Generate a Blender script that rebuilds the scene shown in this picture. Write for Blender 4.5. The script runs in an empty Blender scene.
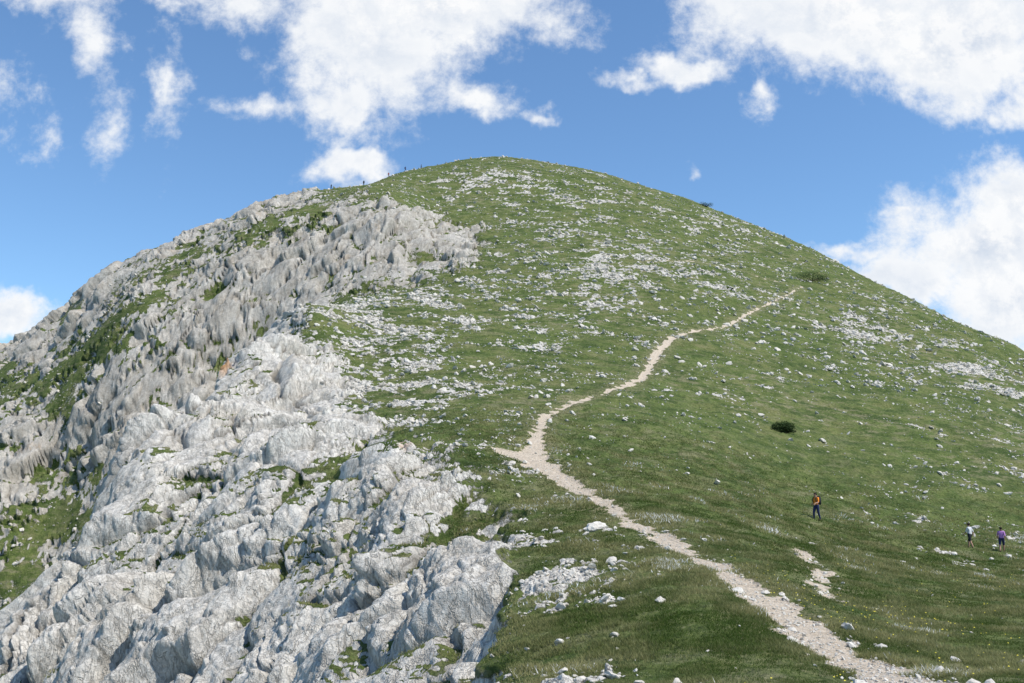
import bpy, bmesh, math, random, time
import numpy as np
from mathutils import Vector, Matrix
T0=time.time()
rng=np.random.RandomState(7); random.seed(7)
scene=bpy.context.scene
# ------------------------------------------------------------------ camera
F=995.6; PITCH=math.atan(158.5/F); cp,sp=math.cos(PITCH),math.sin(PITCH)
cam=bpy.data.cameras.new("camera"); camo=bpy.data.objects.new("camera",cam)
scene.collection.objects.link(camo); scene.camera=camo
cam.lens=35; cam.sensor_width=36; cam.clip_start=0.3; cam.clip_end=80000
camo.location=(0,0,0); camo.rotation_euler=(math.pi/2+PITCH,0,0)
scene.view_settings.view_transform='Standard'; scene.view_settings.look='None'; scene.view_settings.exposure=0

def bearing(px,py):
    """sight line from the viewpoint -> (x/y, z/y) slopes in world space"""
    v=(341.5-py)/F; y=cp-v*sp
    return ((px-512)/F)/y,(sp+v*cp)/y
# ------------------------------------------------------------------ noise
perm=rng.permutation(256).astype(np.int32); perm=np.concatenate([perm,perm,perm])
gr=rng.normal(size=(256,3)).astype(np.float32); gr/=np.linalg.norm(gr,axis=1)[:,None]
def perlin(x,y,z):
    x=x.astype(np.float32);y=y.astype(np.float32);z=z.astype(np.float32)
    xi=np.floor(x).astype(np.int32);yi=np.floor(y).astype(np.int32);zi=np.floor(z).astype(np.int32)
    xf=x-xi;yf=y-yi;zf=z-zi
    xi&=255;yi&=255;zi&=255
    f=lambda t:t*t*t*(t*(t*6-15)+10)
    U,V,W=f(xf),f(yf),f(zf)
    r=0
    for a in (0,1):
        A=perm[xi+a]; wa=U if a else 1-U
        for b in (0,1):
            B=perm[A+yi+b]; wb=V if b else 1-V
            for c in (0,1):
                h=perm[B+zi+c]; g=gr[h]; wc=W if c else 1-W
                r=r+(g[:,0]*(xf-a)+g[:,1]*(yf-b)+g[:,2]*(zf-c))*(wa*wb*wc)
    return r*1.6
def fbm(P,s,o=4,seed=0,gain=.5,ridge=False):
    r=0;a=1;t=0
    for i in range(o):
        k=s*(2.03**i)
        n=perlin(P[:,0]*k+seed*13.1+i*7.7,P[:,1]*k+seed*5.3+i*3.1,P[:,2]*k+seed*9.7+i*1.3)
        if ridge: n=0.5-2*np.abs(n)
        r=r+n*a; t+=a; a*=gain
    return r/t
jit=rng.rand(256,3).astype(np.float32)*.8+.1
rv=(rng.rand(256,4).astype(np.float32)-.5)*2
def sstep(a,b,x):
    t=np.clip((x-a)/(b-a),0,1); return t*t*(3-2*t)
def facets(P,size,seed=0,soft=.3):
    """tilted slabs that meet continuously at their joints + rounded lumps"""
    Q=(P/size).astype(np.float32)+np.float32(seed*17.3)
    C=np.floor(Q).astype(np.int32); n=len(Q)
    F1=np.full(n,9e9,np.float32);F2=F1.copy();H=np.zeros(n,np.float32)
    for a in (-1,0,1):
        A=perm[(C[:,0]+a)&255]
        for b in (-1,0,1):
            B=perm[A+((C[:,1]+b)&255)]
            for c in (-1,0,1):
                h=perm[B+((C[:,2]+c)&255)]
                j=jit[h]
                dx=Q[:,0]-(C[:,0]+a)-j[:,0];dy=Q[:,1]-(C[:,1]+b)-j[:,1];dz=Q[:,2]-(C[:,2]+c)-j[:,2]
                d=dx*dx+dy*dy+dz*dz
                m=d<F1
                F2=np.where(m,F1,np.minimum(F2,d))
                R=rv[h]
                H=np.where(m,R[:,3]*.40+(R[:,0]*dx+R[:,1]*dy+R[:,2]*dz)*.9,H)
                F1=np.where(m,d,F1)
    F1=np.sqrt(F1);F2=np.sqrt(F2);ed=F2-F1
    return H*sstep(0,soft,ed)+(.45-F1)*.55,ed
# ------------------------------------------------------------------ terrain control points from image pixels: (pixel column, pixel row, estimated ground distance m)
cols={
 1150:[(683,21),(600,40),(562,70),(490,110),(440,160),(414,200)],
 1010:[(683,21),(600,40),(552,70),(500,95),(450,120),(400,160),(360,205),(345,222)],
 920:[(683,21),(600,38),(540,68),(480,95),(430,122),(380,160),(330,212),(303,255)],
 817:[(683,21.5),(640,26),(600,33),(560,45),(523,67),(480,88),(426,115),(380,145),(330,190),(290,232),(252,300)],
 700:[(683,22),(600,30),(555,39),(500,60),(460,80),(400,112),(350,146),(330,163),(280,210),(240,262),(204,325)],
 600:[(683,23),(600,33),(540,43),(500,55),(450,75),(400,102),(350,137),(300,178),(250,225),(200,285),(173,330)],
 530:[(683,25),(600,35),(540,46),(490,58),(450,71),(400,99),(350,134),(300,175),(250,221),(200,280),(160,340)],
 480:[(683,27),(600,38),(540,47),(490,57),(450,69),(400,98),(350,132),(300,174),(250,222),(200,279),(158,338)],
 430:[(683,31),(600,41),(540,48),(490,57),(450,69),(400,98),(350,132),(300,174),(275,203),(228,240),(203,275),(167,330)],
 400:[(683,36),(600,44),(540,50),(490,58),(450,72),(400,99),(350,133),(300,173),(287,201),(240,224),(205,244),(174,318)],
 350:[(683,42),(600,50),(540,56),(490,64),(450,77),(400,102),(350,134),(310,160),(299,193),(290,206),(240,228),(203,248),(188,292)],
 300:[(683,48),(600,55),(540,61),(490,69),(450,80),(400,102),(350,128),(312,146),(335,178),(300,216),(255,230),(215,248),(195,285)],
 240:[(683,53),(600,60),(540,67),(490,76),(450,86),(400,103),(355,119),(415,140),(440,182),(370,211),(300,222),(250,237),(214,275)],
 180:[(683,57),(600,65),(540,73),(490,83),(450,91),(412,100),(495,120),(515,160),(415,204),(350,214),(300,228),(255,252),(241,275)],
 120:[(683,61),(600,70),(540,78),(500,85),(463,92),(560,110),(605,152),(460,199),(400,209),(350,219),(300,238),(265,280)],
 60:[(683,65),(600,74),(552,80),(650,95),(695,142),(550,190),(450,211),(400,222),(350,245),(315,285)],
 0:[(683,67),(628,73),(725,88),(775,132),(630,179),(550,191),(480,206),(430,221),(380,250),(352,290)],
 -120:[(830,60),(780,72),(880,86),(880,130),(760,170),(620,200),(500,240),(440,290)],
 -300:[(1000,60),(1000,110),(850,190),(700,250),(600,290)],
}
U=[];L=[];E=[]
def addp(u,D,e): U.append(u);L.append(math.log(D));E.append(e)
for px,lst in cols.items():
    for py,D in lst:
        u,e=bearing(px,py); addp(u,D,e)
    py,D=lst[-1]
    for k,dp in ((1.1,7),(1.35,60),(2.0,190)):
        u,e=bearing(px,py+dp); addp(u,D*k,e)
for u in (-.85,-.4,0,.4,.85):
    addp(u,900,-.2); addp(u,1700,-.25); addp(u,3000,-.17)
    addp(u,2,-.9)
for u,z in ((-.85,-8),(-.45,-5),(0,-2.9),(.4,-2.7),(.85,-3.4)): addp(u,11,z/11)
for u,z in ((-.85,-5),(0,-2.2),(.85,-2.6)): addp(u,5,z/5)
addp(.85,21,-.2);addp(.85,40,-.12);addp(.85,80,-.05);addp(.85,200,.0)
addp(-.85,30,-.5);addp(-.85,60,-.5)
SX=2.5
X=np.stack([np.array(U)*SX,np.array(L)],1);Ev=np.array(E)
def kern(r2): return .5*r2*np.log(r2+1e-12)
N=len(X); d2=((X[:,None]-X[None])**2).sum(2)
regw=np.where((X[:,0]<-.45)&(X[:,1]>3.9)&(X[:,1]<5.7),3e-5,5e-4)
K=kern(d2)+np.diag(regw); A=np.zeros((N+3,N+3));A[:N,:N]=K
Pm=np.concatenate([np.ones((N,1)),X],1);A[:N,N:]=Pm;A[N:,:N]=Pm.T
w=np.linalg.solve(A,np.concatenate([Ev,np.zeros(3)]))
nu,nl=261,521
cu=np.linspace(-.86,.86,nu);cl=np.linspace(math.log(1.9),math.log(3100),nl)
G=np.zeros((nu,nl))
for i,u in enumerate(cu):
    dd=(X[None,:,0]-u*SX)**2+(X[None,:,1]-cl[:,None])**2
    G[i]=kern(dd)@w[:N]+w[N]+w[N+1]*u*SX+w[N+2]*cl
def cubw(t):
    return np.stack([-.5*t+t*t-.5*t**3,1-2.5*t*t+1.5*t**3,.5*t+2*t*t-1.5*t**3,-.5*t*t+.5*t**3],0)
def axis_interp(G,g,x,axis):
    s=(x-g[0])/(g[1]-g[0]); i=np.clip(np.floor(s).astype(int),1,len(g)-3); t=s-i; W=cubw(t)
    out=0
    for k in range(4):
        Gi=np.take(G,i+k-1,axis=axis)
        out=out+Gi*(W[k][:,None] if axis==0 else W[k][None,:])
    return out
def march(px,py):
    u,e=bearing(px,py)
    col=axis_interp(G,cu,np.array([u]),0)[0]
    i0=np.searchsorted(cl,math.log(14))
    k=np.nonzero(col[i0:]>=e)[0]
    if len(k)==0: 
        j=i0+int(np.argmax(col[i0:])); return u,cl[j]
    j=i0+k[0]
    if j==i0: return u,cl[j]
    a,b=col[j-1],col[j]; t=(e-a)/(b-a+1e-9)
    return u,cl[j-1]+t*(cl[1]-cl[0])
def poly_sd(pts):
    pts=np.array(pts); pts=pts*np.array([SX,1.])
    gx=(cu*SX)[:,None]*np.ones((1,nl)); gy=np.ones((nu,1))*cl[None]
    d=np.full(gx.shape,1e9); ins=np.zeros(gx.shape,bool)
    for i in range(len(pts)):
        a=pts[i];b=pts[(i+1)%len(pts)]; ab=b-a
        t=np.clip(((gx-a[0])*ab[0]+(gy-a[1])*ab[1])/(ab@ab+1e-12),0,1)
        d=np.minimum(d,np.hypot(gx-a[0]-t*ab[0],gy-a[1]-t*ab[1]))
        c=((a[1]>gy)!=(b[1]>gy))
        with np.errstate(divide='ignore',invalid='ignore'):
            xx=(b[0]-a[0])*(gy-a[1])/(b[1]-a[1])+a[0]
        ins^=c&(gx<xx)
    return np.where(ins,d,-d)
M=lambda l:[march(*p) for p in l]
H_=lambda px,D:(bearing(px,400)[0],math.log(D))
rockpoly=[(-.01,math.log(14))]+M([(490,682),(482,650),(505,600),(512,555),(500,500),(470,466),(430,452),(395,442),(380,420),(352,405),(345,375),(330,352),(305,335)])\
  +[H_(300,165),H_(325,180)]+M([(340,296),(400,288),(440,276),(475,260),(487,243),(470,228),(430,212),(400,204),(360,198),(325,195)])+[H_(300,330),H_(-320,420),H_(-330,14)]
sd=poly_sd(rockpoly)
gp=[M([(2,450),(2,400),(60,388),(110,345),(150,318),(190,262),(205,236),(185,246),(150,290),(110,310),(80,345),(30,372),(2,385)]),
    M([(2,505),(50,488),(110,484),(90,505),(40,560),(2,600)]),
    M([(225,236),(300,208),(330,200),(300,222),(255,236)])]
gsd=np.full(sd.shape,-1e9)
for g in gp: gsd=np.maximum(gsd,poly_sd(g))
dens=np.full(sd.shape,.25)
def blob(px,py,rx,ry,a):
    global dens
    u,l=march(px,py); l1=march(px,py+ry)[1]; l2=march(px,py-ry)[1]; dl=max(abs(l2-l1)/2,.02); du=rx/F
    dens=dens+a*np.exp(-(((cu[:,None]-u)/du)**2+((cl[None]-l)/dl)**2))
for b in [(510,180,90,18,.45),(590,200,70,20,.34),(590,255,60,35,.38),(600,290,30,20,.25),(720,225,60,25,.32),(740,285,50,20,.32),
          (400,330,80,45,.42),(330,330,40,50,.3),(470,280,60,25,.35),(360,390,60,35,.38),(430,395,50,30,.2),(560,330,60,30,.08),
          (855,330,35,14,.48),(985,380,40,12,.55),(900,350,60,15,.18),(640,275,40,25,.22),(930,335,60,12,.28),(840,372,40,5,.4),
          (560,585,48,28,.85),(610,600,25,20,.3),(440,435,60,14,.45),(470,462,45,12,.5),(520,540,25,40,.2),(700,270,40,20,.22),
          (850,440,180,50,-.12),(700,470,140,60,-.16),(860,570,170,60,-.26),(540,220,60,15,.24),(690,620,100,60,-.27),(860,650,120,50,-.27),(980,640,100,60,-.27),(600,500,70,30,-.15)]: blob(*b)
# ------------------------------------------------------------------ fine grid
us=np.concatenate([np.linspace(-.85,-.575,50)[:-1],np.linspace(-.575,.575,1120),np.linspace(.575,.85,50)[1:]])
ls=np.concatenate([np.linspace(math.log(2),math.log(17),40)[:-1],np.linspace(math.log(17),math.log(390),1050),np.linspace(math.log(390),math.log(3000),70)[1:]])
nU,nL=len(us),len(ls)
def fine(g): return axis_interp(axis_interp(g,cu,us,0),cl,ls,1)
e=fine(G); Y=np.exp(ls)[None]*np.ones((nU,1)); Xg=us[:,None]*Y; Z=e*Y
P=np.stack([Xg.ravel(),Y.ravel(),Z.ravel()],1)
def normals(P):
    Q=P.reshape(nU,nL,3); a=np.gradient(Q,axis=0);b=np.gradient(Q,axis=1)
    n=np.cross(a,b); n/=np.linalg.norm(n,axis=2)[...,None]+1e-12
    n*=np.sign(n[...,2:3]+1e-9); return n.reshape(-1,3)
Nb=normals(P); D=P[:,1].copy(); UU=us.repeat(nL)
rs=fine(sd).ravel();gs=fine(gsd).ravel();dn=fine(dens).ravel()
# broad undulation
und=fbm(P,1/25.,3,1)*np.clip(D/130,.12,1.)*.9 + fbm(P,1/5.,3,2)*np.clip(D/150,.1,.6)*.5
P[:,2]+=und
# masks
n_e=fbm(P,1/6.,4,3); n_f=fbm(P*np.array([1,1,2.]),1/1.6,3,4)
rock=sstep(-.06,.06,rs+n_e*.11+n_f*.08-.0)
far=sstep(150,190,D)
rock_g=sstep(-.03,.03,gs+n_e*.12+n_f*.10)
rock=rock*(1-rock_g*.9)
strip=fbm(P*np.array([1,1,.6]),1/14.,4,9)
rock*=1-far*sstep(.10,.22,strip)*.9*sstep(-.02,-.5,UU+.15)
# contour-following outcrops
o=fbm(P*np.array([.7,.7,1.5]),1/4.5,4,5)*.65+fbm(P,1/1.1,3,6)*.6
big=fbm(P,1/30.,3,8)
outc=np.clip(.5+(o-(.49-.55*dn)+big*.2)*5,0,1)*(D>16)
rockall=np.maximum(rock,outc)
# path
def catmull(p,n=6):
    p=np.array(p);out=[]
    q=np.vstack([2*p[0]-p[1],p,2*p[-1]-p[-2]])
    for i in range(1,len(q)-2):
        for k in range(n):
            t=k/n; out.append(.5*((2*q[i])+(-q[i-1]+q[i+1])*t+(2*q[i-1]-5*q[i]+4*q[i+1]-q[i+2])*t*t+(-q[i-1]+3*q[i]-3*q[i+1]+q[i+2])*t**3))
    out.append(p[-1]);return np.array(out)
def plan(lst):
    r=[]
    for px,py,wd in lst:
        u,l=march(px,min(py,680)); y=math.exp(l); r.append((u*y,y,wd))
    return r
trail=plan([(905,681,.85),(860,663,.85),(822,638,.78),(790,614,.68),(755,592,.6),(720,569,.55),(680,547,.5),(640,524,.45),(603,502,.45),(572,485,.55),(550,470,.9),(532,459,1.1),(538,438,.5),(543,422,.40),(562,410,.38),(592,397,.34),(625,385,.34),(646,372,.40),(656,355,.6),(668,342,.45),(690,334,.24),(720,326,.2),(745,315,.34),(772,303,.14),(802,288,.12)])
t0=trail[0];t1=trail[1]
trail=[(t0[0]+(t0[0]-t1[0])*3,t0[1]+(t0[1]-t1[1])*3,.9)]+trail
paths=[catmull(trail,5),
       catmull(plan([(506,452,.6),(516,456,.9),(536,461,.8)]),3),
       catmull(plan([(797,550,.18),(808,559,.2),(818,572,.24),(823,590,.26),(830,600,.1)]),3),
       catmull(plan([(802,288,.12),(770,280,.05),(700,262,.03),(640,262,.0)]),3)]
pd=np.full((nU,nL),-9.,np.float32)
Pg=P.reshape(nU,nL,3)
for pl in paths:
    for a,b in zip(pl[:-1],pl[1:]):
        y0,y1=min(a[1],b[1])-3.5,max(a[1],b[1])+3.5
        j0,j1=np.searchsorted(ls,math.log(max(y0,2))),np.searchsorted(ls,math.log(max(y1,2.1)))
        x=Pg[:,j0:j1,0];y=Pg[:,j0:j1,1];ab=b[:2]-a[:2]
        t=np.clip(((x-a[0])*ab[0]+(y-a[1])*ab[1])/(ab@ab+1e-9),0,1)
        d=np.hypot(x-a[0]-t*ab[0],y-a[1]-t*ab[1])
        pd[:,j0:j1]=np.maximum(pd[:,j0:j1],(a[2]+(b[2]-a[2])*t)-d)
pd=pd.ravel()
pn=fbm(P,1/1.6,5,11,gain=.65)
pathf=sstep(-.25,.25,pd+pn*1.35)
worn=sstep(-1.9,.2,pd+n_f*1.4)
rockall*=1-sstep(-.4,.1,pd)
P[:,2]-=.10*sstep(-.5,.3,pd)
# rock relief
idx=np.nonzero(rockall>.08)[0]
Q=P[idx].astype(np.float32)
warp=np.stack([fbm(Q,1/8.,2,21),fbm(Q,1/8.,2,22),fbm(Q,1/8.,2,23)],1)*2.4
s=np.array([-.42,-.35,-.84],np.float32);s/=np.linalg.norm(s)
Qs=Q+warp; al=Qs@s; Qs=Qs-s[None]*(al*.56)[:,None]
fw=sstep(110,200,D[idx]); nr=1-fw
cl_=rock[idx]
h0,e0=facets(Qs,7.0,1,.25); h1,e1=facets(Qs,2.5,2,.25); h2,e2=facets(Q+warp*.8-s[None]*((Q@s)*.4)[:,None],1.0,3,.28); h3,e3=facets(Q+warp*.4,.40,4,.3)
rg=fbm(Qs,1/9.,3,25,ridge=True); rb=fbm(Qs,1/17.,2,34,ridge=True); bl=fbm(Q,1/13.,3,27); fin=fbm(Q,1/.8,3,28,gain=.6)
am=sstep(-.25,.3,fbm(Q,1/9.,3,26)); am2=sstep(-.25,.25,fbm(Q,1/4.,3,29))
ct=lambda x,w_:-(1-sstep(0,w_,x))
disp=cl_*( h0*(2.7+.6*fw)+ h1*(1.2-.15*fw)*(.4+.8*am)+ rg*(.5+.4*fw)+ rb*1.6+ bl*1.0*nr + ct(e0,.06)*(.8+.3*fw)*(.3+.7*am2)+ct(e1,.08)*.34*(.3+.75*am) )+ (h2*.58+ct(e2,.12)*.12)*(.4+.6*cl_)*(.25+.85*am2)*(1-.4*fw)+(h3*.21+ct(e3,.14)*.03)*(.3+.8*am)+fin*.06
disp*=sstep(.08,.7,rockall[idx])
disp+=.14*sstep(.2,.8,outc[idx])*(1-cl_)
nd=Nb[idx].copy(); nd[:,2]*=.8; 
P[idx]+=nd*disp[:,None]
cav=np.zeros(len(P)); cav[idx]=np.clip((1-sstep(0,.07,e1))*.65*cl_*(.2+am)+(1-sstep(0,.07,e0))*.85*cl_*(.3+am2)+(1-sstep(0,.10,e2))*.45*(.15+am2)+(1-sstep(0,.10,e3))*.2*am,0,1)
tone=np.zeros(len(P)); tone[idx]=h1*.5+h2*.5+bl*.6
lowr=np.zeros(len(P)); lowr[idx]=-disp
shade_stain=far*rock*sstep(.12,-.05,UU)  # far left cliff mask: painted shade with grey weathering, also ochre streaks
# small rusty outcrops on the spur crest
orange=np.zeros(len(P))
for (px,py,r,h,Dx) in ((222,374,.85,2.5,115),(405,452,.6,.0,0),(398,447,.5,.0,0),(372,470,.4,0,0)):
    u,l=march(px,py); y=Dx or math.exp(l); x=u*y
    d=np.hypot(P[:,0]-x,(P[:,1]-y)*.7)+n_f*.45; g=np.exp(-np.clip(d/r,0,9)**4); orange=np.maximum(orange,g*(1 if h>1 else .45)); P[:,2]+=g*h
Nf=normals(P)
# turf micro relief
tf=(fbm(P,1/.55,2,31)*.12+fbm(P*np.array([.6,.6,2.5]),1/2.2,3,32)*.36)*np.clip(D/60,.45,1.3)
gm=(1-rockall)*(1-pathf); P[:,2]+=tf*gm
# grass ledges inside the rock
lg=sstep(.78,.90,Nf[:,2]+n_f*.25+n_e*.1)*sstep(-.08,.11,n_e+strip*.5+lowr*.12)
cg=sstep(.27,.75,lowr*.45+cav*.5+n_f*.6)*sstep(-.11,.11,strip+.03)
rockall=rockall*(1-np.maximum(lg,cg*.9)*rock*.95)
dry=np.clip(.5+big*.9+n_e*.3,0,1)
rockall=np.where(orange>.3,1,rockall)
# ------------------------------------------------------------------ mesh building
def mesh_from(name,V,Fq,attrs,mat,smooth=True):
    me=bpy.data.meshes.new(name); k=Fq.shape[1]
    me.vertices.add(len(V)); me.vertices.foreach_set("co",np.ascontiguousarray(V,dtype=np.float32).ravel())
    me.loops.add(Fq.size); me.loops.foreach_set("vertex_index",Fq.astype(np.int32).ravel())
    me.polygons.add(len(Fq)); me.polygons.foreach_set("loop_start",np.arange(0,Fq.size,k,dtype=np.int32))
    me.polygons.foreach_set("use_smooth",np.full(len(Fq),smooth))
    for n,a in attrs.items():
        at=me.attributes.new(n,'FLOAT','POINT'); at.data.foreach_set("value",a.astype(np.float32))
    me.update(calc_edges=True)
    ob=bpy.data.objects.new(name,me); scene.collection.objects.link(ob)
    if mat: me.materials.append(mat)
    return ob
# ------------------------------------------------------------------ node helper
class NT:
    def __init__(s,nt): s.nt=nt; nt.nodes.clear()
    def n(s,t,**k):
        nd=s.nt.nodes.new(t)
        for a,b in k.items(): setattr(nd,a,b)
        return nd
    def l(s,a,b): s.nt.links.new(a,b)
    def setin(s,sock,v):
        if isinstance(v,bpy.types.NodeSocket): s.l(v,sock)
        else: sock.default_value=v
    def math(s,op,a,b=0.,c=None,clamp=False):
        m=s.n('ShaderNodeMath',operation=op,use_clamp=clamp); s.setin(m.inputs[0],a); s.setin(m.inputs[1],b)
        if c is not None: s.setin(m.inputs[2],c)
        return m.outputs[0]
    def noise(s,vec,scale,detail=4,rough=.55,dist=0.,out=0):
        m=s.n('ShaderNodeTexNoise'); s.l(vec,m.inputs['Vector']); m.inputs['Scale'].default_value=scale;m.inputs['Detail'].default_value=detail
        m.inputs['Roughness'].default_value=rough; m.inputs['Distortion'].default_value=dist; return m.outputs[out]
    def mr(s,v,a,b,c=0.,d=1.,smooth=False):
        m=s.n('ShaderNodeMapRange'); m.interpolation_type='SMOOTHSTEP' if smooth else 'LINEAR'
        for i,q in enumerate((v,a,b,c,d)): s.setin(m.inputs[i],q)
        return m.outputs[0]
    def mix(s,f,a,b,mode='MIX'):
        m=s.n('ShaderNodeMix',data_type='RGBA',blend_type=mode); s.setin(m.inputs[0],f)
        for so,v in ((m.inputs[6],a),(m.inputs[7],b)):
            if isinstance(v,tuple): so.default_value=(*v,1)
            else: s.l(v,so)
        return m.outputs[2]
    def attr(s,name):
        return s.n('ShaderNodeAttribute',attribute_name=name).outputs['Fac']
    def vm(s,op,a,b=None):
        m=s.n('ShaderNodeVectorMath',operation=op); s.setin(m.inputs[0],a)
        if b is not None: s.setin(m.inputs[1],b)
        return m
def newmat(name):
    m=bpy.data.materials.new(name); m.use_nodes=True; return m,NT(m.node_tree)
def finish(t,col,rough=.9,normal=None,trans=0):
    b=t.n('ShaderNodeBsdfPrincipled'); t.setin(b.inputs['Base Color'],col) if not isinstance(col,tuple) else setattr(b.inputs['Base Color'],'default_value',(*col,1))
    b.inputs['Roughness'].default_value=rough; b.inputs['Specular IOR Level'].default_value=.15
    if normal is not None: t.l(normal,b.inputs['Normal'])
    o_=t.n('ShaderNodeOutputMaterial')
    if trans:
        tb=t.n('ShaderNodeBsdfTranslucent'); t.l(col,tb.inputs[0]); mx=t.n('ShaderNodeMixShader'); mx.inputs[0].default_value=trans
        t.l(b.outputs[0],mx.inputs[1]); t.l(tb.outputs[0],mx.inputs[2]); t.l(mx.outputs[0],o_.inputs[0])
    else: t.l(b.outputs[0],o_.inputs[0])

def rock_colour(t,pos):
    n1=t.noise(pos,.3,4,.6); n2=t.noise(pos,2.0,6,.68); n3=t.noise(pos,10,4,.7)
    c=t.mix(t.mr(n2,.36,.60),(.45,.415,.36),(.72,.685,.615))
    c=t.mix(t.mr(n1,.45,.68,0,.7),c,(.56,.505,.42)); 
    c=t.mix(t.mr(n3,.5,.30,0,.6),c,(.28,.26,.225))
    return c,n2,n3
mt,t=newmat("mountain_ground")
pos=t.n('ShaderNodeNewGeometry').outputs['Position']
rk,pf,cv,dr,og,tn,wn,st=[t.attr(a) for a in ("rock","path","cavity","dry","rust","tone","worn","shade_stain")]
rc,n2,n3=rock_colour(t,pos)
rc=t.mix(t.mr(tn,-.5,.6,.0,.65),rc,(.76,.73,.665))
# cracks: warped, stretched ridged noise running down the beds
mp=t.n('ShaderNodeMapping'); mp.inputs['Rotation'].default_value=(.45,-.5,0); mp.inputs['Scale'].default_value=(1,1,.30); t.l(pos,mp.inputs['Vector'])
cn=t.noise(mp.outputs[0],1.1,5,.6,.4)
crk=t.mr(t.math('ABSOLUTE',t.math('SUBTRACT',cn,.5)),0,.022,1,0)
cn2=t.noise(mp.outputs[0],3.1,4,.6,.3)
crk2=t.mr(t.math('ABSOLUTE',t.math('SUBTRACT',cn2,.5)),0,.03,1,0)
crk=t.math('MAXIMUM',crk,t.math('MULTIPLY',crk2,.5))
rc=t.mix(t.math('MULTIPLY',crk,t.mr(n2,.4,.6,.15,.7)),rc,(.17,.155,.13))
sn=t.noise(mp.outputs[0],.25,5,.65)
rc=t.mix(t.math('MULTIPLY',st,t.mr(sn,.35,.62,.25,1.)),rc,t.mix(1.0,rc,(.66,.645,.62),'MULTIPLY'))  # shaded look of the far cliff put into the rock colour, streaked grey
on=t.noise(mp.outputs[0],.16,5,.7)
rc=t.mix(t.math('MULTIPLY',t.mr(on,.60,.72,0,.55),st),rc,(.42,.29,.17))
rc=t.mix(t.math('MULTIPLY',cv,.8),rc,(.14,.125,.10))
rc=t.mix(t.math('MULTIPLY',og,.95),rc,(.52,.26,.10))
# grass
g0=t.noise(pos,.09,4,.6); g1=t.noise(pos,.7,6,.7); g2=t.noise(pos,4.5,5,.72); g4=t.noise(pos,.22,5,.65)
mp2=t.n('ShaderNodeMapping'); mp2.inputs['Scale'].default_value=(.5,.5,1.8); t.l(pos,mp2.inputs['Vector'])
gt=t.noise(mp2.outputs[0],.8,5,.65)
gc=t.mix(t.mr(g1,.38,.62),(.064,.096,.021),(.152,.180,.054))
gc=t.mix(t.mr(g0,.42,.62,0,.6),gc,(.115,.162,.040))
gc=t.mix(t.mr(g4,.50,.38,0,.8),gc,(.046,.080,.017))
gc=t.mix(t.mr(g4,.54,.66,0,.65),gc,(.195,.192,.075))
gc=t.mix(t.math('MULTIPLY',t.mr(gt,.50,.62),t.mr(dr,.25,.8,.2,.85)),gc,(.245,.225,.13))
gc=t.mix(t.mr(gt,.44,.34,0,.6),gc,(.040,.064,.018))
gc=t.mix(t.mr(g2,.50,.34,0,.8),gc,(.032,.050,.015))
gc=t.mix(t.mr(g2,.56,.68,0,.6),gc,(.29,.28,.155))
gc=t.mix(t.math('MULTIPLY',wn,t.mr(g2,.4,.6,0,.6)),gc,(.32,.265,.17))
# path
pc=t.mix(t.mr(t.noise(pos,5,5,.7),.35,.65),(.46,.37,.265),(.68,.58,.46))
pc=t.mix(t.mr(t.noise(pos,17,3,.6),.55,.68,0,.8),pc,(.72,.66,.57))
fr=t.math('ADD',rk,t.math('MULTIPLY',t.math('SUBTRACT',t.noise(pos,2.2,6,.75),.5),1.2))
fr=t.mr(fr,.42,.56,0,1,True)
fp=t.math('ADD',pf,t.math('MULTIPLY',t.math('SUBTRACT',t.noise(pos,3.5,5,.75),.5),1.3)); fp=t.mr(fp,.40,.64,0,1,True)
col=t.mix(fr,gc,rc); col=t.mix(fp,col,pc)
hg=t.math('ADD',t.math('MULTIPLY',g2,.45),t.math('MULTIPLY',g1,.6))
hr=t.math('ADD',t.math('MULTIPLY',n3,.12),t.math('MULTIPLY',n2,.40)); hr=t.math('SUBTRACT',hr,t.math('MULTIPLY',crk,.14))
hh=t.n('ShaderNodeMix',data_type='FLOAT'); t.l(fr,hh.inputs[0]);t.l(hg,hh.inputs[2]);t.l(hr,hh.inputs[3])
bp=t.n('ShaderNodeBump'); bp.inputs['Strength'].default_value=.85; bp.inputs['Distance'].default_value=.6; t.l(hh.outputs[0],bp.inputs['Height'])
finish(t,col,.92,bp.outputs[0])
# stones
ms,t=newmat("limestone"); pos=t.n('ShaderNodeNewGeometry').outputs['Position']
rc,n2,n3=rock_colour(t,pos); rc=t.mix(t.mr(t.attr("tint"),0,1,0,.6),rc,(.60,.56,.49))
bp=t.n('ShaderNodeBump'); bp.inputs['Distance'].default_value=.12; t.l(n2,bp.inputs['Height']); finish(t,rc,.9,bp.outputs[0])
mg,t=newmat("grass_blades"); ti=t.attr("tint")
cr=t.n('ShaderNodeValToRGB'); t.l(ti,cr.inputs[0]); ce=cr.color_ramp
for p_,c_ in ((0,(.070,.115,.022)),(.4,(.17,.225,.050)),(.75,(.27,.30,.09)),(1,(.38,.35,.17))):
    el=ce.elements[0] if p_==0 else (ce.elements[1] if p_==1 else ce.elements.new(p_)); el.position=p_; el.color=(*c_,1)
finish(t,cr.outputs[0],.8,trans=.4)

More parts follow.
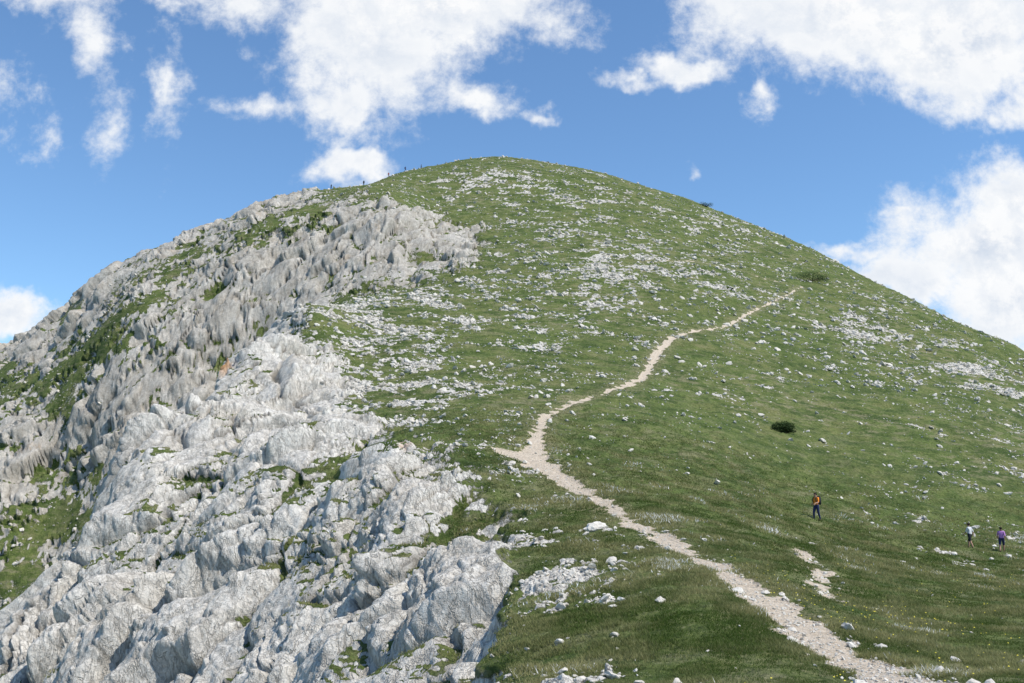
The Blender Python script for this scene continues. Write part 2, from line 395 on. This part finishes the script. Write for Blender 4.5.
I=np.arange(nU*nL).reshape(nU,nL)
quads=np.stack([I[:-1,:-1],I[1:,:-1],I[1:,1:],I[:-1,1:]],-1).reshape(-1,4)
qp=pathf[quads].mean(1)>.5; qr=(rock[quads].mean(1)>.5)&~qp
attrs={"rock":rockall,"path":pathf,"cavity":cav,"dry":dry,"rust":orange,"tone":tone,"worn":worn*(1-pathf),"shade_stain":shade_stain}
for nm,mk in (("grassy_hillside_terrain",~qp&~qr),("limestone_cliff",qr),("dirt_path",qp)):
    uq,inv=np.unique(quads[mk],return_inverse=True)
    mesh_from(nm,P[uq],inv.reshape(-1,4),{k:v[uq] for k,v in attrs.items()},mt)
# valley floor to the horizon
mv,t=newmat("valley_ground"); pos=t.n('ShaderNodeNewGeometry').outputs['Position']
finish(t,t.mix(t.mr(t.noise(pos,.002,5),.4,.6),(.05,.08,.03),(.11,.12,.06)),.95)
bm=bmesh.new(); bmesh.ops.create_circle(bm,cap_ends=True,segments=96,radius=40000); me=bpy.data.meshes.new("valley_ground"); bm.to_mesh(me); bm.free()
vg=bpy.data.objects.new("valley_ground",me); vg.location=(0,0,-520); scene.collection.objects.link(vg); me.materials.append(mv)
# ------------------------------------------------------------------ scattered stones
def ico(sub):
    bm=bmesh.new(); bmesh.ops.create_icosphere(bm,subdivisions=sub,radius=1); v=np.array([x.co[:] for x in bm.verts]); f=np.array([[q.index for q in x.verts] for x in bm.faces]); bm.free(); return v,f
def rockshape(v):
    q=v*1.0
    for k in range(7):
        n=rng.normal(size=3); n/=np.linalg.norm(n); d=.55+.3*rng.rand(); m=q@n; q=q-np.outer(np.maximum(m-d,0),n)
    q=q*(1+.10*rng.normal(size=(len(q),1))); return q*np.array([1,.75+.3*rng.rand(),.45+.3*rng.rand()])
def scatter(name,vi,sizes,sub,mat,bank=10,sink=.08,flat=True):
    v0,f0=ico(sub); shapes=np.stack([rockshape(v0) for _ in range(bank)]); n=len(vi); nv=len(v0)
    sh=shapes[rng.randint(bank,size=n)]; a=rng.rand(n)*6.28; c,s_=np.cos(a),np.sin(a)
    x=sh[:,:,0]*c[:,None]-sh[:,:,1]*s_[:,None]; y=sh[:,:,0]*s_[:,None]+sh[:,:,1]*c[:,None]; z=sh[:,:,2]
    tl=rng.normal(size=(n,2))*.3; z=z+x*tl[:,:1]+y*tl[:,1:]
    V=np.stack([x,y,z],-1)*sizes[:,None,None]*.5+P[vi][:,None,:]; V[:,:,2]+=(sizes*sink)[:,None]
    Fq=(f0[None]+(np.arange(n)*nv)[:,None,None]).reshape(-1,3)
    return mesh_from(name,V.reshape(-1,3),Fq,{"tint":np.repeat(rng.rand(n),nv)},mat,not flat)
inview=(np.abs(UU)<.6)
clus=np.clip(.05+(o+.10)*2.6,0.01,1)**2
W=inview*(D>17)*(D<380)*(1-rock)*(1-pathf*.8)*np.clip(dn,0.02,1)**1.4*clus
W=W*(.30+1.1*np.clip(D/120,0,1.8))
Wn=W*.8+inview*(D>17)*(D<130)*.02*sstep(-.7,-.1,pd)*(1-sstep(.1,.6,pd))
def pick(W,n): return rng.choice(len(W),size=n,p=W/W.sum(),replace=False)
vi=pick(W*(D>60),32000); sz=.09+.17*rng.rand(len(vi))+.75*rng.rand(len(vi))**10; sz*=np.clip(D[vi]/110,.7,1.6)
scatter("scattered_stones",vi,sz,1,ms)
vi=pick(Wn*(D<=60),1400); sz=.05+.08*rng.rand(len(vi))+.32*rng.rand(len(vi))**10
scatter("foreground_stones",vi,sz,2,ms)
vi=pick(inview*(D>17)*(D<90)*(pathf>.6)*1.,5000); sz=.025+.10*rng.rand(len(vi))**6
scatter("path_gravel",vi,sz*1.1,1,ms)
def near_idx(px,py):
    u,l=march(px,py); return int(np.argmin(np.abs(us-u)))*nL+int(np.argmin(np.abs(ls-l)))
scatter("boulder",np.array([near_idx(597,529)]),np.array([1.1]),3,ms,2)
# ------------------------------------------------------------------ grass tufts
Wg=inview*(D>16.5)*(D<95)*np.clip(1-rockall*3.2,0,1)*(1-sstep(.1,.5,pathf))*np.clip(.35+n_f*1.6,.05,1)*np.clip((100-D)/40,0,1)
vi=pick(Wg,150000); n=len(vi); B=5
base=np.repeat(P[vi],B,0); nn=len(base); Db=np.repeat(D[vi],B)
base[:,:2]+=rng.normal(size=(nn,2))*.06*np.clip(Db/30,1,2)[:,None]
ang=rng.rand(nn)*6.28; lean=.3+rng.rand(nn)*1.5
patch=np.repeat(fbm(P[vi],1/2.5,3,41),B); hgt=(.03+.065*rng.rand(nn))*(1+patch*1.6)*np.clip(Db/40,1,1.2); wd=.010*np.clip(Db/22,1,3)
sd_=np.stack([np.cos(ang),np.sin(ang),0*ang],1); up=np.stack([-np.sin(ang)*lean,np.cos(ang)*lean,np.ones(nn)],1)
V=np.stack([base-sd_*wd[:,None]-[0,0,.02],base+sd_*wd[:,None]-[0,0,.02],base+up*hgt[:,None]],1).reshape(-1,3)
tint=np.clip(.38+np.clip(patch*1.2,-.5,.35)+np.clip(np.repeat(n_e[vi],B),-.4,.2)*.9+rng.normal(size=nn)*.14,0,1)
mesh_from("alpine_grass",V,np.arange(len(V)).reshape(-1,3),{"tint":np.repeat(tint,3)},mg,False)
# wildflowers
mf,t=newmat("yellow_petals"); finish(t,(.65,.55,.06),.6)
Wf=inview*(D>17)*(D<80)*(1-rockall)*(1-pathf)*(UU>.2)*np.clip(n_e+.1,0,1)
vi=pick(Wf,500); c=P[vi]+np.array([0,0,.07]); k=6; a=np.linspace(0,6.283,k,endpoint=False); r=.012+.012*rng.rand(len(vi))
ring=np.stack([np.cos(a),np.sin(a),.4*np.sin(a)],1)[None]*r[:,None,None]+c[:,None]
mesh_from("yellow_wildflowers",ring.reshape(-1,3),np.arange(len(vi)*k).reshape(-1,k),{},mf,False)
# ------------------------------------------------------------------ juniper bushes
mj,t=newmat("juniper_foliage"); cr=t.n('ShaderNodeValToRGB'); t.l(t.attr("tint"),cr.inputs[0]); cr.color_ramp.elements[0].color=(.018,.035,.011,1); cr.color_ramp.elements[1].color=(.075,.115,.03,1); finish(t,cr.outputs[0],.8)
mb,t=newmat("juniper_bark"); finish(t,(.10,.07,.05),.9)
def bush(w,d,h,loc,nleaf=5000):
    root=bpy.data.objects.new("juniper_bush",None); root.location=loc; scene.collection.objects.link(root)
    C=[];T=[]
    lobes=[(rng.uniform(-.75,.75)*w/2,rng.uniform(-.6,.6)*d/2,rng.uniform(.15,.5)*h,rng.uniform(.28,.5)) for _ in range(13)]
    for i in range(nleaf):
        lx,ly,lz,lr=lobes[rng.randint(len(lobes))]; v=rng.normal(size=3); v/=np.linalg.norm(v); r=rng.rand()**.35
        p=np.array([lx,ly,lz])+v*r*lr*np.array([w*.5,d*.5,h*.9]); 
        if p[2]<-.05: p[2]=abs(p[2])*.3
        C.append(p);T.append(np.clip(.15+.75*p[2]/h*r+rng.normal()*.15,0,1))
    C=np.array(C);n=len(C); a=rng.normal(size=(n,3));b=rng.normal(size=(n,3)); s_=.035+.06*rng.rand(n,1)
    a/=np.linalg.norm(a,axis=1)[:,None];b/=np.linalg.norm(b,axis=1)[:,None]
    V=np.stack([C-a*s_,C+b*s_*.6,C+a*s_,C-b*s_*.6],1).reshape(-1,3)
    o1=mesh_from("foliage",V,np.arange(4*n).reshape(-1,4),{"tint":np.repeat(np.array(T),4)},mj,False); o1.parent=root
    bm=bmesh.new()
    for lx,ly,lz,lr in lobes:
        p1=Vector((lx,ly,lz+.1)); ln=p1.length; m=Matrix.Translation(p1/2)@p1.to_track_quat('Z','Y').to_matrix().to_4x4()
        bmesh.ops.create_cone(bm,segments=6,radius1=.05,radius2=.015,depth=ln,matrix=m)
    me=bpy.data.meshes.new("branches"); bm.to_mesh(me); bm.free(); me.materials.append(mb); o2=bpy.data.objects.new("branches",me); scene.collection.objects.link(o2); o2.parent=root
def pxbush(px,py,wpx,hpx,**k):
    i=near_idx(px,py); s_=D[i]/F; bush(wpx*s_,wpx*s_*.8,hpx*s_,P[i],**k)
pxbush(785,431,31,14); pxbush(812,283,34,11); pxbush(706,207,14,6,nleaf=2500); pxbush(730,290,9,3,nleaf=1500)
# ------------------------------------------------------------------ hikers
def cmat(name,c,r=.8):
    m,t=newmat(name); pos=t.n('ShaderNodeTexCoord').outputs['Object']; nz=t.noise(pos,25,3)
    finish(t,t.mix(t.mr(nz,.3,.7),tuple(x*.85 for x in c),tuple(min(1,x*1.1) for x in c)),r); return m
M_skin=cmat("skin",(.45,.26,.18),.6); M_hair=cmat("dark_hair",(.03,.02,.015)); M_boot=cmat("boots",(.06,.045,.035))
def hiker(loc,heading,shirt,shorts,pack=None,long_legs=False,swing=.2,stride=.28,height=1.75,arms_bend=.1,fingers=True,hat=None,hair=M_hair):
    root=bpy.data.objects.new("hiker",None); scene.collection.objects.link(root)
    J=[];R=[];Ed=[];B=[]
    def j(p,r,par=None,mat=0):
        J.append(Vector(p));R.append(r)
        if par is not None: Ed.append((par,len(J)-1)); B.append(mat)
        return len(J)-1
    # materials: 0 shirt 1 shorts 2 skin 3 boot
    pel=j((0,0,.96),.155); wa=j((0,.01,1.12),.14,pel,0); ch=j((0,.03,1.32),.165,wa,0); nb=j((0,.035,1.46),.075,ch,0)
    nk=j((0,.05,1.52),.058,nb,2); hd=j((0,.075,1.60),.088,nk,2); tp=j((0,.07,1.70),.075,hd,2); j((0,.16,1.615),.02,hd,2)
    for sd2 in (-1,1):
        f=sd2*stride; sw=-sd2*swing
        hp=j((sd2*.10,0,.90),.105,pel,1); kn=j((sd2*.11,f*.55+.05,.50),.07,hp,1)
        an=j((sd2*.11,f-.03,.09),.045,kn,1 if long_legs else 2); j((sd2*.12,f+.15,.04),.042,an,3)
        sh=j((sd2*.19,.02,1.41),.068,ch,0); el=j((sd2*.25,.0+sw*.6,1.14),.045,sh,0)
        wr=j((sd2*.24,sw+arms_bend,.93+arms_bend*.7),.03,el,2); hb=j((sd2*.235,sw*1.15+arms_bend*1.2,.865+arms_bend*.7),.034,wr,2)
        if fingers:
            b0=J[hb]
            for q in range(4):
                m1=j(b0+Vector((0,-.03+q*.02,-.04-.004*(1-abs(q-1.5)))),.010,hb,2); j(J[m1]+Vector((-sd2*.012,.006,-.035)),.008,m1,2)
            m1=j(b0+Vector((-sd2*.01,.045,-.01)),.011,hb,2); j(J[m1]+Vector((-sd2*.01,.01,-.03)),.009,m1,2)
    me=bpy.data.meshes.new("body"); me.from_pydata([tuple(v) for v in J],Ed,[]); ob=bpy.data.objects.new("body",me); scene.collection.objects.link(ob)
    ob.modifiers.new("s",'SKIN')
    for i,sv in enumerate(me.skin_vertices[0].data): sv.radius=(R[i]*1.12,R[i]*(1.12 if i>3 else .85)); sv.use_root=(i==0)
    ss=ob.modifiers.new("u",'SUBSURF'); ss.levels=2; ss.render_levels=2
    dg=bpy.context.evaluated_depsgraph_get(); me2=bpy.data.meshes.new_from_object(ob.evaluated_get(dg)); ob.modifiers.clear(); ob.data=me2
    for m in (shirt,shorts,M_skin,M_boot): me2.materials.append(m)
    c=np.array([p.center[:] for p in me2.polygons]); best=np.full(len(c),1e9); mi=np.zeros(len(c),int)
    for (a,b),m in zip(Ed,B):
        A_=np.array(J[a]);Bv=np.array(J[b])-A_; t_=np.clip((c-A_)@Bv/(Bv@Bv),0,1); d=np.linalg.norm(c-A_-t_[:,None]*Bv,axis=1)-.5*(R[a]+(R[b]-R[a])*t_)
        q=d<best; best[q]=d[q]; mi[q]=m
    mi[(c[:,2]<.98)&(c[:,2]>.5)&(mi==0)&(np.abs(c[:,0])<.2)]=1
    me2.polygons.foreach_set("material_index",mi.astype(np.int32)); me2.polygons.foreach_set("use_smooth",np.ones(len(c),bool)); ob.parent=root
    def part(name,fn,mat):
        bm=bmesh.new(); fn(bm); m_=bpy.data.meshes.new(name); bm.to_mesh(m_); bm.free(); m_.materials.append(mat)
        for p in m_.polygons: p.use_smooth=True
        o_=bpy.data.objects.new(name,m_); scene.collection.objects.link(o_); o_.parent=root
    def hairf(bm):
        bmesh.ops.create_uvsphere(bm,u_segments=16,v_segments=12,radius=1,matrix=Matrix.Translation((0,.055,1.655))@Matrix.Diagonal((.098,.112,.105,1)))
        bmesh.ops.delete(bm,geom=[v for v in bm.verts if v.co.z<1.64 and v.co.y>.07 or v.co.z<1.575],context='VERTS')
    part("hair",hairf,hair)
    def eyes(bm):
        for s2 in (-1,1): bmesh.ops.create_uvsphere(bm,u_segments=8,v_segments=6,radius=.012,matrix=Matrix.Translation((s2*.033,.15,1.635)))
    part("eyes",eyes,M_hair)
    if pack:
        def pk(bm):
            bmesh.ops.create_cube(bm,size=1,matrix=Matrix.Translation((0,-.20,1.24))@Matrix.Diagonal((.32,.22,.50,1)))
            bmesh.ops.create_cube(bm,size=1,matrix=Matrix.Translation((0,-.32,1.15))@Matrix.Diagonal((.22,.10,.22,1)))
            bmesh.ops.create_cube(bm,size=1,matrix=Matrix.Translation((0,-.19,1.50))@Matrix.Diagonal((.28,.20,.10,1)))
            bmesh.ops.bevel(bm,geom=bm.edges[:],offset=.035,segments=3,affect='EDGES')
            for s2 in (-1,1):
                pts=[(.11*s2,-.10,1.42),(.12*s2,.02,1.50),(.12*s2,.17,1.40),(.14*s2,.17,1.22),(.17*s2,-.02,1.08),(.12*s2,-.12,1.06)]
                for a,b in zip(pts[:-1],pts[1:]):
                    a=Vector(a);b=Vector(b);dv=b-a
                    bmesh.ops.create_cone(bm,segments=8,radius1=.026,radius2=.026,depth=dv.length+.03,cap_ends=True,matrix=Matrix.Translation((a+b)/2)@dv.to_track_quat('Z','Y').to_matrix().to_4x4())
        part("backpack",pk,pack)
    k=height/1.78; root.scale=(k,k,k); root.rotation_euler=(0,0,heading)
    root.location=loc; return root
orange_m=cmat("orange_shirt",(.9,.30,.04)); black_m=cmat("dark_cloth",(.025,.027,.035)); navy=cmat("navy_cloth",(.03,.04,.10)); white_m=cmat("pale_shirt",(.62,.62,.64)); pink=cmat("purple_shirt",(.46,.22,.50)); gry=cmat("grey_cloth",(.2,.2,.22)); red=cmat("red_shirt",(.4,.05,.04)); blu=cmat("blue_shirt",(.05,.12,.4))
def at(px,py): return Vector(P[near_idx(px,py)])+Vector((0,0,-.02))
hiker(at(817,523),math.radians(120),orange_m,navy,pack=black_m,long_legs=True,swing=.12,stride=.16,height=1.85,arms_bend=.22)
hiker(at(971,548),math.radians(35),white_m,black_m,pack=None,stride=.22,height=1.70)
hiker(at(1002,552),math.radians(-30),pink,navy,pack=None,stride=.25,swing=.25,height=1.70)
# walkers near the summit
def skyline_pt(px):
    i=int(np.argmin(np.abs(us-bearing(px,190)[0]))); r=P.reshape(nU,nL,3)[i]; j=int(np.argmax(r[:,2]/r[:,1])); return Vector(r[max(j-1,0)])
for i,px in enumerate((331,364,388,405,421)):
    hiker(skyline_pt(px)-Vector((0,0,.1)),random.uniform(-1.5,1.5),(black_m,gry,red,blu,black_m,navy,gry)[i],(navy,black_m,gry)[i%3],pack=(black_m if i%2 else None),long_legs=True,fingers=False,height=random.uniform(1.62,1.8))
# ------------------------------------------------------------------ light
el,az=math.radians(56),math.radians(116)   # azimuth clockwise from +Y (camera forward)
sunv=Vector((math.sin(az)*math.cos(el),math.cos(az)*math.cos(el),math.sin(el)))
sl=bpy.data.lights.new("sun",'SUN'); sl.energy=4.8; sl.angle=math.radians(.5); sl.color=(1,.945,.86)
so=bpy.data.objects.new("sun",sl); so.rotation_euler=sunv.to_track_quat('Z','Y').to_euler(); scene.collection.objects.link(so)
wd_=bpy.data.worlds.new("World"); scene.world=wd_; wd_.use_nodes=True; t=NT(wd_.node_tree)
gen=t.n('ShaderNodeTexCoord').outputs['Generated']
sky=t.n('ShaderNodeTexSky',sky_type='NISHITA',sun_disc=False); sky.sun_elevation=el; sky.sun_rotation=az; sky.altitude=300; sky.air_density=1.0; sky.dust_density=.3; sky.ozone_density=2.0
skc=t.mix(1.0,sky.outputs[0],(.82,1.03,1.17),'MULTIPLY')
b1=t.n('ShaderNodeBackground'); b1.inputs[1].default_value=.15; t.l(skc,b1.inputs[0])
sx=t.n('ShaderNodeSeparateXYZ'); t.l(gen,sx.inputs[0])
ay=t.math('ADD',t.math('ABSOLUTE',sx.outputs[1]),.02)
cx=t.n('ShaderNodeCombineXYZ'); t.l(t.math('DIVIDE',sx.outputs[0],ay),cx.inputs[0]); t.l(t.math('DIVIDE',sx.outputs[2],ay),cx.inputs[1])
p=cx.outputs[0]
wn_=t.vm('SUBTRACT',t.noise(p,13,4,.65,out=1),(.5,.5,.5)).outputs[0]
sc=t.n('ShaderNodeVectorMath',operation='SCALE'); t.l(wn_,sc.inputs[0]); sc.inputs[3].default_value=.08
pw=t.vm('ADD',p,sc.outputs[0]).outputs[0]
blobs=[(375,50,95,95,1.25),(440,22,140,55,1.2),(520,0,60,22,.7),(345,115,50,40,.95),(478,106,34,22,.8),(540,121,20,8,.6),(352,170,50,22,1.0),
 (40,8,80,18,.48),(108,60,28,75,.50),(175,85,17,65,.50),(248,25,45,35,.65),(275,122,65,18,.50),(116,145,20,30,.46),(15,85,28,50,.42),(180,8,90,12,.45),(60,150,12,22,.3),
 (830,30,160,60,1.3),(965,45,150,85,1.4),(760,5,90,40,1.1),(680,75,55,18,.8),(635,90,34,12,.65),(750,95,18,25,.55),(1010,115,50,25,.8),
 (975,255,110,65,1.35),(1005,215,80,55,1.25),(900,285,85,24,1.1),(1010,300,90,60,1.3),(845,262,38,12,.75),(890,228,25,9,.6),(690,172,9,12,.4),(16,322,58,30,1.2)]
acc=None
for (bx,by,rx,ry,wt) in blobs:
    u,e_=bearing(bx,by); a=t.vm('SUBTRACT',pw,(u,e_,0)).outputs[0]; a=t.vm('MULTIPLY',a,(F/rx/1.2,F/ry/1.2,0)).outputs[0]
    ln=t.vm('LENGTH',a).outputs['Value']; v=t.math('MULTIPLY_ADD',ln,-wt,wt)
    acc=v if acc is None else t.math('SMOOTH_MAX',acc,v,.12)
acc=t.math('MAXIMUM',acc,-.6)
def cfbm(off):
    q=t.vm('ADD',p,off).outputs[0]; return t.noise(q,12,9,.68,.1)
n_a=cfbm((0,0,0)); n_b=cfbm((.009,.016,0)); n_c=t.noise(p,6,4,.55)
dnst=t.math('ADD',acc,t.math('MULTIPLY',t.math('SUBTRACT',n_a,.5),2.3))
cov=t.mr(dnst,-.05,.72,0,1,True)
lit=t.mr(t.math('SUBTRACT',n_a,n_b),-.10,.07,0,1)
thick=t.mr(dnst,.35,1.3,0,1)
cc=t.mix(lit,(.66,.73,.84),(1,1,1)); cc=t.mix(t.math('SUBTRACT',1,thick),cc,(.97,.985,1.0))
cc=t.mix(t.math('MULTIPLY',thick,t.mr(n_c,.45,.60,0,.6)),cc,(.75,.81,.90))
b2=t.n('ShaderNodeBackground'); b2.inputs[1].default_value=1.0; t.l(cc,b2.inputs[0])
mx=t.n('ShaderNodeMixShader'); t.l(t.math('MULTIPLY',cov,.98),mx.inputs[0]); t.l(b1.outputs[0],mx.inputs[1]); t.l(b2.outputs[0],mx.inputs[2])
wo=t.n('ShaderNodeOutputWorld'); t.l(mx.outputs[0],wo.inputs[0])
print("done",time.time()-T0)
